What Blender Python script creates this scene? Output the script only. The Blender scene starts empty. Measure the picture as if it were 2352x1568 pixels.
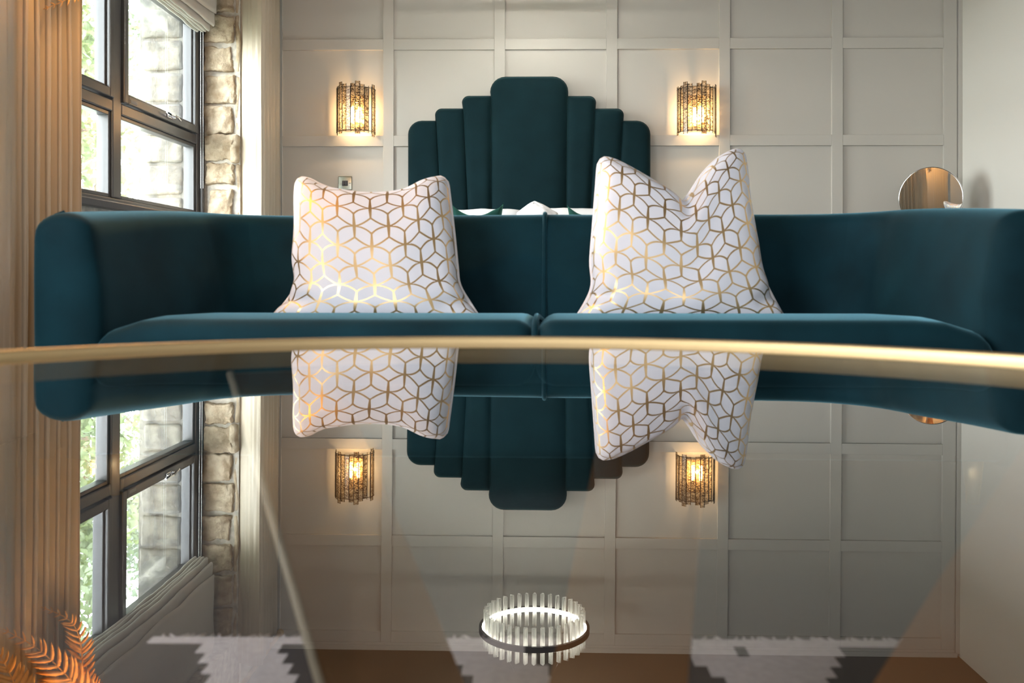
import bpy, bmesh, math, random
from math import sin, cos, pi, sqrt, atan2, radians
from mathutils import Vector, Matrix, noise as mnoise

random.seed(7)
SC = bpy.context.scene
COL = SC.collection

# ------------------------------------------------------------------ camera
F = 2100.0            # focal length in pixels of the 2352 x 1568 frame
PX0, PY0 = 1211.0, 638.0
HC = 0.0946           # lens height above the glass
GZ = 0.42             # glass height
ZC = GZ + HC
PSI = radians(0.8)
cam_d = bpy.data.cameras.new('camera')
cam = bpy.data.objects.new('camera', cam_d); COL.objects.link(cam)
cam.location = (0, 0, ZC)
cam.rotation_euler = (radians(90), 0, PSI)
cam_d.sensor_width = 36.0; cam_d.sensor_fit = 'HORIZONTAL'
cam_d.lens = 36.0 * F / 2352.0
cam_d.shift_x = -(PX0 - 1176.0) / 2352.0
cam_d.shift_y = -(784.0 - PY0) / 2352.0
cam_d.clip_start = 0.01; cam_d.clip_end = 200
cam_d.dof.use_dof = True
cam_d.dof.focus_distance = 4.9
cam_d.dof.aperture_fstop = 4.5
SC.camera = cam
# ------------------------------------------------------------------ view, world, lights
SC.view_settings.view_transform = 'Standard'
SC.view_settings.look = 'None'
SC.view_settings.gamma = 1.0
SC.view_settings.use_curve_mapping = False
SC.view_settings.exposure = 0.02
cy = SC.cycles
cy.use_denoising = True
cy.max_bounces = 12; cy.diffuse_bounces = 5; cy.glossy_bounces = 6
cy.transmission_bounces = 10; cy.transparent_max_bounces = 24
cy.sample_clamp_indirect = 12.0
cy.caustics_reflective = True; cy.caustics_refractive = False
cy.blur_glossy = 0.6
W = bpy.data.worlds.new('sky'); SC.world = W; W.use_nodes = True
nt = W.node_tree
bg = nt.nodes['Background']
tc = nt.nodes.new('ShaderNodeTexCoord'); sx = nt.nodes.new('ShaderNodeSeparateXYZ')
cr = nt.nodes.new('ShaderNodeValToRGB')
cr.color_ramp.elements[0].position = 0.45; cr.color_ramp.elements[0].color = (0.86, 0.88, 0.84, 1)
cr.color_ramp.elements[1].position = 0.9; cr.color_ramp.elements[1].color = (0.8, 0.9, 1.0, 1)
mr = nt.nodes.new('ShaderNodeMapRange'); mr.inputs[1].default_value = -1; mr.inputs[2].default_value = 1
nt.links.new(tc.outputs['Generated'], sx.inputs[0]); nt.links.new(sx.outputs['Z'], mr.inputs[0])
nt.links.new(mr.outputs[0], cr.inputs[0]); nt.links.new(cr.outputs[0], bg.inputs[0])
bg.inputs[1].default_value = 32.0

def light(name, typ, loc, energy, color=(1, 1, 1), rot=(0, 0, 0), size=1.0, size_y=None, spread=None):
    d = bpy.data.lights.new(name, typ); o = bpy.data.objects.new(name, d); COL.objects.link(o)
    o.location = loc; o.rotation_euler = rot; d.energy = energy; d.color = color
    if typ == 'AREA':
        d.shape = 'RECTANGLE'; d.size = size; d.size_y = size_y or size
        if spread: d.spread = spread
    elif typ == 'SUN': d.angle = radians(1.0)
    else: d.shadow_soft_size = size
    return o
# sun from behind the house: lights the garden, never enters this window
light('sun', 'SUN', (5, 0, 10), 9.0, (1, 0.96, 0.88), (radians(12), radians(38), 0))
# daylight through the windows behind and beside the photographer
light('front_window_daylight', 'AREA', (-0.2, -2.9, 1.6), 60, (0.93, 0.96, 1.0), (radians(90), 0, 0), 2.6, 1.5)
light('left_window_daylight', 'AREA', (-1.62, 0.5, 1.35), 82, (0.95, 0.98, 1.0), (0, radians(-90), 0), 1.1, 1.9)
# portal in the visible window opening (only steers sampling of the sky)
po = light('window_portal', 'AREA', (-2.28, 4.1, 1.4), 1, (1, 1, 1), (0, radians(-90), 0), 1.5, 2.4)
po.data.cycles.is_portal = True

# ------------------------------------------------------------------ geometry from pixels
FW = Vector((-sin(PSI), cos(PSI))); RT = Vector((cos(PSI), sin(PSI)))
def PY(px, py, Y):                      # point of the photo's ray on the plane y = Y
    a = (px - PX0) / F; d = FW + RT * a; t = Y / d.y
    return Vector((t * d.x, Y, ZC + (PY0 - py) / F * t))
def PXp(px, py, X):                     # ... on the plane x = X
    a = (px - PX0) / F; d = FW + RT * a; t = X / d.x
    return Vector((X, t * d.y, ZC + (PY0 - py) / F * t))
def PR(px, py, Y):                      # point seen at px, py by reflection in the glass
    p = PY(px, PY0, Y); a = (px - PX0) / F; d = FW + RT * a; t = Y / d.y
    p.z = GZ - HC + (py - PY0) / F * t
    return p

# ------------------------------------------------------------------ mesh builder
class MB:
    def __init__(s): s.v = []; s.f = []; s.uv = None; s.mi = []
    def box(s, x0, x1, y0, y1, z0, z1):
        b = len(s.v)
        s.v += [(x0,y0,z0),(x1,y0,z0),(x1,y1,z0),(x0,y1,z0),(x0,y0,z1),(x1,y0,z1),(x1,y1,z1),(x0,y1,z1)]
        s.f += [tuple(b+i for i in q) for q in ((0,3,2,1),(4,5,6,7),(0,1,5,4),(1,2,6,5),(2,3,7,6),(3,0,4,7))]
        return s
    def tube(s, pts, r, n=8, closed=False, caps=True):
        pts = [Vector(p) for p in pts]; N = len(pts); b = len(s.v)
        prev = None
        for i, p in enumerate(pts):
            if closed: t = pts[(i+1) % N] - pts[i-1]
            else: t = pts[min(i+1, N-1)] - pts[max(i-1, 0)]
            t.normalize()
            if prev is None:
                a = Vector((0,0,1)) if abs(t.z) < .9 else Vector((1,0,0))
                u = t.cross(a).normalized()
            else:
                u = (prev - t * prev.dot(t)).normalized()
            prev = u; w = t.cross(u)
            rr = r(i/(N-1)) if callable(r) else r
            for k in range(n):
                q = p + (u*cos(2*pi*k/n) + w*sin(2*pi*k/n)) * rr
                s.v.append(tuple(q))
        M = N if closed else N-1
        for i in range(M):
            for k in range(n):
                a0 = b + i*n + k; a1 = b + i*n + (k+1) % n
                c0 = b + ((i+1) % N)*n + k; c1 = b + ((i+1) % N)*n + (k+1) % n
                s.f.append((a0, a1, c1, c0))
        if caps and not closed:
            s.f.append(tuple(b + k for k in reversed(range(n))))
            s.f.append(tuple(b + (N-1)*n + k for k in range(n)))
        return s
    def grid(s, fn, nu, nv, closeu=False, uv=None):
        b = len(s.v)
        for j in range(nv+1):
            for i in range(nu + (0 if closeu else 1)):
                s.v.append(tuple(fn(i/nu, j/nv)))
        w = nu if closeu else nu+1
        for j in range(nv):
            for i in range(nu):
                i2 = (i+1) % w if closeu else i+1
                s.f.append((b+j*w+i, b+j*w+i2, b+(j+1)*w+i2, b+(j+1)*w+i))
        return s
    def lathe(s, prof, n=32, c=(0,0,0)):
        b = len(s.v); m = len(prof)
        for k in range(n):
            a = 2*pi*k/n
            for r, z in prof: s.v.append((c[0]+r*cos(a), c[1]+r*sin(a), c[2]+z))
        for k in range(n):
            for j in range(m-1):
                s.f.append((b+k*m+j, b+((k+1) % n)*m+j, b+((k+1) % n)*m+j+1, b+k*m+j+1))
        return s
    def rbox(s, c, h, r, n=5, fn=None):
        """rounded box, centre c, half sizes h, corner radius r; fn warps local points"""
        h = Vector(h); r = min(r, min(h)*.999)
        ts = []
        for k in range(4): ts.append(-1.0 + (1-cos(k/4*pi/2))*0)
        def coords(H):
            e = r / H
            t = [-1, -1+e*.18, -1+e*.45, -1+e*.75]
            t += [-1+e + (2-2*e)*k/n for k in range(n+1)]
            t += [1-e*.75, 1-e*.45, 1-e*.18, 1]
            return t
        X, Y, Z = coords(h.x), coords(h.y), coords(h.z)
        idx = {}
        def vid(x, y, z):
            key = (round(x,6), round(y,6), round(z,6))
            if key in idx: return idx[key]
            p = Vector((x*h.x, y*h.y, z*h.z))
            q = Vector([max(-(h[k]-r), min(h[k]-r, p[k])) for k in range(3)])
            d = p - q
            if d.length > 1e-9: p = q + d.normalized()*r
            if fn: p = fn(p)
            idx[key] = len(s.v); s.v.append(tuple(Vector(c)+p)); return idx[key]
        def face(A, B, mk, flip):
            for i in range(len(A)-1):
                for j in range(len(B)-1):
                    q = [vid(*mk(A[i],B[j])), vid(*mk(A[i+1],B[j])), vid(*mk(A[i+1],B[j+1])), vid(*mk(A[i],B[j+1]))]
                    if flip: q.reverse()
                    if len(set(q)) >= 3: s.f.append(tuple(dict.fromkeys(q)))
        face(X, Y, lambda a,b:(a,b,1), False); face(X, Y, lambda a,b:(a,b,-1), True)
        face(X, Z, lambda a,b:(a,-1,b), False); face(X, Z, lambda a,b:(a,1,b), True)
        face(Y, Z, lambda a,b:(1,a,b), False); face(Y, Z, lambda a,b:(-1,a,b), True)
        return s
    def build(s, name, mat, parent=None, smooth=True, bevel=0, solid=0, off=0, loc=None):
        me = bpy.data.meshes.new(name)
        me.from_pydata(s.v, [], s.f)
        mats = mat if isinstance(mat, (list, tuple)) else [mat]
        for m in mats: me.materials.append(m)
        if s.mi: me.polygons.foreach_set('material_index', s.mi)
        bm = bmesh.new(); bm.from_mesh(me)
        bmesh.ops.recalc_face_normals(bm, faces=bm.faces)
        bm.to_mesh(me); bm.free()
        if smooth:
            me.shade_smooth()
        o = bpy.data.objects.new(name, me); COL.objects.link(o)
        if bevel:
            md = o.modifiers.new('bevel', 'BEVEL'); md.width = bevel; md.segments = 2; md.limit_method = 'ANGLE'
        if solid:
            md = o.modifiers.new('solid', 'SOLIDIFY'); md.thickness = solid; md.offset = off
        if parent: o.parent = parent
        if loc: o.location = loc
        return o

def tag(o, label=None, cat=None, group=None, kind=None):
    if label: o['label'] = label
    if cat: o['category'] = cat
    if group: o['group'] = group
    if kind: o['kind'] = kind
    return o
def empty(name, loc=(0,0,0), rz=0, **k):
    o = bpy.data.objects.new(name, None); COL.objects.link(o); o.location = loc; o.rotation_euler = (0,0,rz)
    o.empty_display_size = .1
    return tag(o, **k)
def copy_tree(o, parent=None):
    c = o.copy(); COL.objects.link(c); c.parent = parent
    for ch in list(o.children): copy_tree(ch, c)
    return c

# ------------------------------------------------------------------ materials
def nodes(name):
    m = bpy.data.materials.new(name); m.use_nodes = True
    return m, m.node_tree, m.node_tree.nodes['Principled BSDF']
def mat(name, col, rough=.6, metal=0, bump=0, bscale=200, var=0, vscale=6, sheen=0, stint=(1,1,1), srough=.4, spec=.5, coat=0, ani=None, stretch=(1,1,1)):
    m, t, b = nodes(name)
    b.inputs['Base Color'].default_value = (*col, 1); b.inputs['Roughness'].default_value = rough
    b.inputs['Metallic'].default_value = metal; b.inputs['Specular IOR Level'].default_value = spec
    if sheen:
        b.inputs['Sheen Weight'].default_value = sheen; b.inputs['Sheen Tint'].default_value = (*stint, 1)
        b.inputs['Sheen Roughness'].default_value = srough
    if coat: b.inputs['Coat Weight'].default_value = coat
    tcn = t.nodes.new('ShaderNodeTexCoord'); mp = t.nodes.new('ShaderNodeMapping')
    mp.inputs['Scale'].default_value = stretch
    t.links.new(tcn.outputs['Object'], mp.inputs[0])
    if bump:
        n = t.nodes.new('ShaderNodeTexNoise'); n.inputs['Scale'].default_value = bscale; n.inputs['Detail'].default_value = 4
        t.links.new(mp.outputs[0], n.inputs['Vector'])
        bp = t.nodes.new('ShaderNodeBump'); bp.inputs['Strength'].default_value = bump; bp.inputs['Distance'].default_value = .002
        t.links.new(n.outputs['Fac'], bp.inputs['Height']); t.links.new(bp.outputs[0], b.inputs['Normal'])
    if var:
        n = t.nodes.new('ShaderNodeTexNoise'); n.inputs['Scale'].default_value = vscale; n.inputs['Detail'].default_value = 6
        t.links.new(mp.outputs[0], n.inputs['Vector'])
        r = t.nodes.new('ShaderNodeValToRGB')
        r.color_ramp.elements[0].position = .3; r.color_ramp.elements[1].position = .7
        r.color_ramp.elements[0].color = (*[c*(1-var) for c in col], 1); r.color_ramp.elements[1].color = (*[min(1,c*(1+var)) for c in col], 1)
        t.links.new(n.outputs['Fac'], r.inputs[0]); t.links.new(r.outputs[0], b.inputs['Base Color'])
    return m
def emis(name, col, st):
    m, t, b = nodes(name); b.inputs['Base Color'].default_value = (*col,1)
    b.inputs['Emission Color'].default_value = (*col,1); b.inputs['Emission Strength'].default_value = st
    return m
def thin_glass(name, tint=(1,1,1), double=True, ior=1.5, rough=0.0):
    """pane: reflects by the Fresnel law of its two faces, lets the rest straight through"""
    m = bpy.data.materials.new(name); m.use_nodes = True; t = m.node_tree; t.nodes.clear()
    out = t.nodes.new('ShaderNodeOutputMaterial'); mx = t.nodes.new('ShaderNodeMixShader')
    tr = t.nodes.new('ShaderNodeBsdfTransparent'); gl = t.nodes.new('ShaderNodeBsdfGlossy')
    tr.inputs[0].default_value = (*tint, 1); gl.inputs[0].default_value = (1,1,1,1); gl.inputs['Roughness'].default_value = rough
    # Schlick-free Fresnel for unpolarised light from |cos|, same value from either side
    ge = t.nodes.new('ShaderNodeNewGeometry'); dt = t.nodes.new('ShaderNodeVectorMath'); dt.operation = 'DOT_PRODUCT'
    t.links.new(ge.outputs['Incoming'], dt.inputs[0]); t.links.new(ge.outputs['Normal'], dt.inputs[1])
    def M(op, a, b=None, c=None):
        n = t.nodes.new('ShaderNodeMath'); n.operation = op
        for i, x in enumerate((a, b, c)):
            if x is None: continue
            if isinstance(x, (int, float)): n.inputs[i].default_value = x
            else: t.links.new(x, n.inputs[i])
        return n.outputs[0]
    c = M('ABSOLUTE', dt.outputs['Value'])
    ct = M('SQRT', M('SUBTRACT', 1.0, M('DIVIDE', M('SUBTRACT', 1.0, M('MULTIPLY', c, c)), ior*ior)))
    nct = M('MULTIPLY', ct, ior); nc = M('MULTIPLY', c, ior)
    rs = M('DIVIDE', M('SUBTRACT', c, nct), M('ADD', c, nct)); rp = M('DIVIDE', M('SUBTRACT', nc, ct), M('ADD', nc, ct))
    R = M('MULTIPLY', M('ADD', M('MULTIPLY', rs, rs), M('MULTIPLY', rp, rp)), .5)
    if double: R = M('DIVIDE', M('MULTIPLY', R, 2.0), M('ADD', R, 1.0))
    t.links.new(R, mx.inputs[0]); t.links.new(tr.outputs[0], mx.inputs[1]); t.links.new(gl.outputs[0], mx.inputs[2])
    t.links.new(mx.outputs[0], out.inputs[0])
    return m

M = {}
M['paint'] = mat('panel_paint', (.55,.53,.485), .45, bump=.08, bscale=300)
M['plaster'] = mat('wall_plaster', (.78,.77,.72), .8, bump=.1, bscale=120)
M['ceil'] = mat('ceiling_paint', (.10,.075,.05), .8)
M['floor'] = mat('dark_carpet', (.022,.022,.025), .95, bump=.6, bscale=700, var=.2, vscale=60)
M['velvet'] = mat('teal_velvet', (.003,.024,.034), .75, bump=.25, bscale=900, var=.35, vscale=5, sheen=.9, stint=(.18,.42,.53), srough=.30, spec=.12)
M['velvet_dark'] = mat('headboard_velvet', (.004,.018,.023), .8, bump=.2, bscale=900, var=.12, vscale=8, sheen=.3, stint=(.2,.5,.52), srough=.4, spec=.1)
M['pipe_dark'] = mat('dark_piping', (.004,.02,.024), .8)
M['green_velvet'] = mat('green_velvet', (.008,.042,.034), .8, bump=.2, bscale=900, sheen=.4, stint=(.2,.6,.45), spec=.1)
M['linen'] = mat('white_bed_linen', (.85,.85,.87), .8, bump=.25, bscale=40)
M['brass'] = mat('brushed_brass', (.70,.52,.28), .50, metal=1, bump=.05, bscale=300)
M['copper'] = mat('copper_leaf', (.19,.092,.036), .38, metal=.75, bump=.12, bscale=20, var=.12, vscale=10)
M['edge_glint'] = mat('painted_edge_glint', (.28,.25,.19), .6, metal=.2)  # pale tone standing in for light caught on a leg plate's edge
M['chrome'] = mat('chrome', (.85,.85,.86), .08, metal=1)
M['nickel'] = mat('switch_nickel', (.24,.25,.22), .22, metal=1)
M['black'] = mat('black_plastic', (.02,.02,.025), .35)
M['frame'] = mat('window_frame_grey', (.06,.06,.065), .30, bump=.05, bscale=150)
M['curtain'] = mat('satin_curtain', (.52,.445,.34), .42, bump=.12, bscale=500, sheen=.3, spec=.5)
M['blind'] = mat('blind_satin', (.50,.47,.42), .38, bump=.1, bscale=500, sheen=.2)
M['mortar'] = mat('lime_mortar', (.52,.48,.42), .9, bump=1, bscale=60, var=.25, vscale=30)
def stone_mat(name, col, col2):
    m, t, b = nodes(name)
    tcn = t.nodes.new('ShaderNodeTexCoord'); n = t.nodes.new('ShaderNodeTexNoise'); n.inputs['Scale'].default_value = 14; n.inputs['Detail'].default_value = 8
    oi = t.nodes.new('ShaderNodeObjectInfo'); ad = t.nodes.new('ShaderNodeVectorMath'); ad.operation = 'ADD'
    t.links.new(tcn.outputs['Object'], ad.inputs[0]); t.links.new(oi.outputs['Random'], ad.inputs[1]); t.links.new(ad.outputs[0], n.inputs['Vector'])
    r = t.nodes.new('ShaderNodeValToRGB'); r.color_ramp.elements[0].position=.35; r.color_ramp.elements[1].position=.68
    r.color_ramp.elements[0].color = (*col,1); r.color_ramp.elements[1].color = (*col2,1)
    t.links.new(n.outputs['Fac'], r.inputs[0]); t.links.new(r.outputs[0], b.inputs['Base Color'])
    b.inputs['Roughness'].default_value = .92
    n2 = t.nodes.new('ShaderNodeTexNoise'); n2.inputs['Scale'].default_value = 45; n2.inputs['Detail'].default_value = 8
    t.links.new(ad.outputs[0], n2.inputs['Vector'])
    bp = t.nodes.new('ShaderNodeBump'); bp.inputs['Strength'].default_value = .9; bp.inputs['Distance'].default_value=.01
    t.links.new(n2.outputs['Fac'], bp.inputs['Height']); t.links.new(bp.outputs[0], b.inputs['Normal'])
    return m
M['stone'] = stone_mat('sandstone', (.34,.25,.16), (.60,.50,.37))
M['stone_out'] = stone_mat('weathered_stone', (.09,.085,.08), (.20,.185,.155))
M['pane'] = thin_glass('window_glass', (.97,.985,.98))
M['tabletop'] = thin_glass('table_glass', (.80,.79,.78))
M['clear'] = thin_glass('vessel_glass', (.93,.95,.94))
def crystal():
    m, t, b = nodes('crystal')
    b.inputs['Base Color'].default_value = (1,1,1,1); b.inputs['Transmission Weight'].default_value = 1
    b.inputs['IOR'].default_value = 1.5; b.inputs['Roughness'].default_value = .03
    out = t.nodes['Material Output']
    tl = t.nodes.new('ShaderNodeBsdfTranslucent'); tl.inputs[0].default_value = (1,1,.97,1)
    tr = t.nodes.new('ShaderNodeBsdfTransparent'); tr.inputs[0].default_value = (.97,.98,.97,1)
    lw = t.nodes.new('ShaderNodeLayerWeight'); lw.inputs[0].default_value = .55
    r = t.nodes.new('ShaderNodeValToRGB'); r.color_ramp.elements[0].position = .08; r.color_ramp.elements[0].color = (0.16,0.16,0.16,1)
    r.color_ramp.elements[1].position = .5; r.color_ramp.elements[1].color = (1,1,1,1)
    t.links.new(lw.outputs['Facing'], r.inputs[0])
    a = t.nodes.new('ShaderNodeMixShader'); a.inputs[0].default_value = .88
    t.links.new(b.outputs[0], a.inputs[1]); t.links.new(tr.outputs[0], a.inputs[2])
    c = t.nodes.new('ShaderNodeMixShader'); t.links.new(r.outputs[0], c.inputs[0])
    t.links.new(a.outputs[0], c.inputs[1]); t.links.new(tl.outputs[0], c.inputs[2])
    t.links.new(c.outputs[0], out.inputs[0]); return m
M['prism'] = crystal()
M['led'] = emis('led_strip', (1,.96,.86), 260)
M['bulb'] = emis('warm_bulb', (1,.66,.32), 45)
M['white_rug'] = mat('rug_white_wool', (.42,.40,.42), .95, bump=1, bscale=300, var=.12, vscale=80)
M['black_rug'] = mat('rug_black_wool', (.022,.022,.028), .95, bump=1, bscale=300)
M['bark'] = mat('bark', (.10,.07,.05), .9)
M['wood'] = mat('dark_wood', (.09,.05,.03), .4, var=.3, vscale=8, stretch=(1,8,8))
M['grass'] = mat('lawn', (.14,.155,.11), .9, var=.4, vscale=2)
M['fern'] = mat('copper_fern', (.85,.42,.13), .45, metal=.2, var=.25, vscale=30)

# leaf with translucency
def leafmat(name, c):
    m, t, b = nodes(name); b.inputs['Base Color'].default_value = (*c,1); b.inputs['Roughness'].default_value=.5
    out = t.nodes['Material Output']; tl = t.nodes.new('ShaderNodeBsdfTranslucent'); tl.inputs[0].default_value = (c[0]*1.2, c[1]*1.2, c[2]*.7, 1)
    mx = t.nodes.new('ShaderNodeMixShader'); mx.inputs[0].default_value=.4
    t.links.new(b.outputs[0], mx.inputs[1]); t.links.new(tl.outputs[0], mx.inputs[2]); t.links.new(mx.outputs[0], out.inputs[0])
    return m
M['leaf'] = leafmat('leaf_green', (.15,.19,.11)); M['leaf2'] = leafmat('leaf_blue_green', (.14,.18,.14)); M['leaf3'] = leafmat('leaf_lime', (.18,.215,.13))

# antique mottled glass of the wall lights
def strip_glass(name):
    m = bpy.data.materials.new(name); m.use_nodes = True; t = m.node_tree; t.nodes.clear()
    out = t.nodes.new('ShaderNodeOutputMaterial')
    tr = t.nodes.new('ShaderNodeBsdfTransparent'); tr.inputs[0].default_value = (.86,.80,.70,1)
    tl = t.nodes.new('ShaderNodeBsdfTranslucent'); tl.inputs[0].default_value = (.75,.62,.42,1)
    gl = t.nodes.new('ShaderNodeBsdfGlossy'); gl.inputs[0].default_value = (.5,.5,.5,1); gl.inputs['Roughness'].default_value=.2
    dk = t.nodes.new('ShaderNodeBsdfTransparent'); dk.inputs[0].default_value = (.16,.11,.06,1)
    tcn = t.nodes.new('ShaderNodeTexCoord'); oi = t.nodes.new('ShaderNodeObjectInfo')
    mp = t.nodes.new('ShaderNodeMapping'); mp.inputs['Scale'].default_value = (45,45,130)
    n = t.nodes.new('ShaderNodeTexNoise'); n.inputs['Scale'].default_value=1.6; n.inputs['Detail'].default_value=5; n.inputs['Distortion'].default_value=1.2
    t.links.new(tcn.outputs['Object'], mp.inputs[0]); t.links.new(mp.outputs[0], n.inputs['Vector'])
    r = t.nodes.new('ShaderNodeValToRGB'); r.color_ramp.elements[0].position=.47; r.color_ramp.elements[1].position=.52
    t.links.new(n.outputs['Fac'], r.inputs[0])
    m1 = t.nodes.new('ShaderNodeMixShader'); m1.inputs[0].default_value=.18
    t.links.new(tr.outputs[0], m1.inputs[1]); t.links.new(tl.outputs[0], m1.inputs[2])
    m2 = t.nodes.new('ShaderNodeMixShader'); t.links.new(r.outputs[0], m2.inputs[0])
    t.links.new(m1.outputs[0], m2.inputs[1]); t.links.new(dk.outputs[0], m2.inputs[2])
    m3 = t.nodes.new('ShaderNodeMixShader'); m3.inputs[0].default_value=.12
    t.links.new(m2.outputs[0], m3.inputs[1]); t.links.new(gl.outputs[0], m3.inputs[2])
    t.links.new(m3.outputs[0], out.inputs[0])
    return m
M['strip'] = strip_glass('antique_glass')
M['strip_clear'] = thin_glass('plain_strip_glass', (.93,.90,.84))
M['dark_metal'] = mat('dark_bronze', (.02,.016,.014), .5)

# white cotton printed with a gold petal lattice
def cushion_mat():
    m, t, b = nodes('gold_petal_print')
    uv = t.nodes.new('ShaderNodeUVMap'); sp = t.nodes.new('ShaderNodeSeparateXYZ'); t.links.new(uv.outputs[0], sp.inputs[0])
    def m_(op, a, bb=None, c=None):
        n = t.nodes.new('ShaderNodeMath'); n.operation = op
        for i, x in enumerate((a, bb, c)):
            if x is None: continue
            if isinstance(x, (int, float)): n.inputs[i].default_value = x
            else: t.links.new(x, n.inputs[i])
        return n.outputs[0]
    w = 210.; H = 260.; hc = 112.; st = 150.
    K = 210./.0545
    X = m_('PINGPONG', m_('MULTIPLY', sp.outputs[0], K), w)
    Y = m_('PINGPONG', m_('MULTIPLY', sp.outputs[1], K), H)
    flag = m_('GREATER_THAN', m_('FRACT', m_('DIVIDE', m_('MULTIPLY', sp.outputs[1], K), 2*H)), .5)
    a1 = m_('SUBTRACT', 1.0, flag); a2 = flag
    def curve(X, Y, wt):
        # wt 1: nearly straight arm of the diamond, wt 0: arching edge of a petal
        u = m_('MAXIMUM', m_('MINIMUM', m_('DIVIDE', X, w), .985), .002)
        wi = m_('SUBTRACT', 1.0, wt)
        q = m_('SQRT', m_('SUBTRACT', 1.0, m_('MULTIPLY', u, u)))
        ga = m_('POWER', u, 1.45); gb = m_('ADD', m_('MULTIPLY', m_('POWER', u, 2.2), .45), m_('MULTIPLY', m_('SUBTRACT', 1.0, q), .55))
        da = m_('MULTIPLY', m_('POWER', u, .45), 1.45); db = m_('ADD', m_('MULTIPLY', m_('POWER', u, 1.2), .99), m_('MULTIPLY', m_('DIVIDE', u, q), .55))
        g = m_('MULTIPLY', m_('ADD', m_('MULTIPLY', ga, wt), m_('MULTIPLY', gb, wi)), hc)
        gp = m_('MULTIPLY', m_('ADD', m_('MULTIPLY', da, wt), m_('MULTIPLY', db, wi)), hc/w)
        nn = m_('SQRT', m_('ADD', 1.0, m_('MULTIPLY', gp, gp)))
        return m_('DIVIDE', m_('ABSOLUTE', m_('SUBTRACT', Y, g)), nn)
    d1 = curve(X, Y, a1)
    Xi = m_('SUBTRACT', w, X); Yi = m_('SUBTRACT', H, Y)
    d2 = curve(Xi, Yi, a2)
    # upright strokes, broader near the six-way nodes
    def stroke(X, Y):
        lim = m_('MAXIMUM', m_('SUBTRACT', Y, st), 0.0)
        return m_('SUBTRACT', m_('SQRT', m_('ADD', m_('MULTIPLY', X, X), m_('MULTIPLY', lim, lim))), m_('MULTIPLY', m_('MINIMUM', m_('MAXIMUM', m_('SUBTRACT', 1.25, m_('DIVIDE', Y, 125.0)), 0.0), 1.0), 9.0))
    d = m_('MINIMUM', m_('MINIMUM', d1, d2), m_('MINIMUM', stroke(X, Y), stroke(Xi, Yi)))
    mr_ = t.nodes.new('ShaderNodeMapRange'); t.links.new(d, mr_.inputs[0])
    mr_.inputs[1].default_value = 9.5; mr_.inputs[2].default_value = 12.5; mr_.inputs[3].default_value = 1; mr_.inputs[4].default_value = 0
    mk = mr_.outputs[0]
    cm = t.nodes.new('ShaderNodeMix'); cm.data_type = 'RGBA'; t.links.new(mk, cm.inputs[0])
    cm.inputs[6].default_value = (.76,.775,.86,1); cm.inputs[7].default_value = (.78,.56,.30,1)
    t.links.new(cm.outputs[2], b.inputs['Base Color']); t.links.new(m_('MULTIPLY', mk, .92), b.inputs['Metallic'])
    t.links.new(m_('ADD', m_('MULTIPLY', mk, -.40), .8), b.inputs['Roughness'])
    b.inputs['Sheen Weight'].default_value=.1
    return m
M['cushion'] = cushion_mat()
M['cotton'] = mat('white_cotton_piping', (.80,.77,.80), .8, bump=.2, bscale=600)

# =================================================================== THE ROOM
XL, XR, YB, YF, ZT = -1.68, PY(2207, 638, 5.675).x, 5.675, -3.0, 2.635
wb = MB().box(XL-.6, XR+.15, YB, YB+.15, 0, ZT+.2).build('wall_back', M['paint'], smooth=False); tag(wb, kind='structure')
FY = YB - .020
def wx(px): return PY(px, 638, FY).x
def wz(py): return PY(1240, py, FY).z
stiles = [(620,648),(880,904),(1135.5,1160),(1393,1418),(1652,1677),(1911,1936),(2168,2198)]
for a, b in stiles:
    MB().box(wx(a), wx(b), FY, YB, .15, wz(-133)).build('panel_stile', M['paint'], wb, False, bevel=.0015)
rails = [(310.5,335), (88.5,113), (-133,-108)]
rows = [( .5146+(638-532)/370-.066, .5146+(638-532)/370)]
zr = [(wz(b), wz(a)) for a, b in rails]
pitch = zr[1][0]-zr[0][0]
for k in (1,2): zr.append((zr[0][0]-pitch*k, zr[0][1]-pitch*k))
for z0, z1 in zr:
    for i in range(6):
        MB().box(wx(stiles[i][1])+.0004, wx(stiles[i+1][0])-.0004, FY+.0006, YB, z0, z1).build('panel_rail', M['paint'], wb, False, bevel=.0015)
crown = MB().box(XL, wx(2198), FY-.004, YB, wz(-133)+.0005, wz(-139)).box(XL, wx(2204), FY-.012, YB, wz(-139), ZT).build('trim_1', M['paint'], smooth=False, bevel=.002); tag(crown, kind='structure')
scribe = MB().box(wx(2198)+.0005, XR, FY+.008, YB, .15, ZT-.02).box(wx(2201), XR, FY-.002, FY+.008, .15, ZT-.02).build('trim_2', M['paint'], smooth=False, bevel=.0015); tag(scribe, kind='structure')
bb = MB().box(XL, XR, YB-.022, YB, 0, .15).build('baseboard_back', M['paint'], smooth=False, bevel=.003); tag(bb, kind='structure')
wr = MB().box(XR, XR+.15, YF, YB, 0, ZT).build('wall_right', M['plaster'], smooth=False); tag(wr, kind='structure')
bb = MB().box(XR-.02, XR, YF, YB-.03, 0, .15).build('baseboard_right', M['paint'], smooth=False, bevel=.003); tag(bb, kind='structure')
wf = MB().box(XL, XR, YF-.15, YF, 0, ZT).build('wall_front', M['plaster'], smooth=False); tag(wf, kind='structure')
fl = MB().box(XL-.3, XR, YF, YB, -.1, 0).build('floor', M['floor'], smooth=False); tag(fl, kind='structure')
ce = MB().box(XL-.6, XR+.15, YF, YB, ZT, ZT+.12).build('ceiling', M['ceil'], smooth=False); tag(ce, kind='structure')
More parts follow.
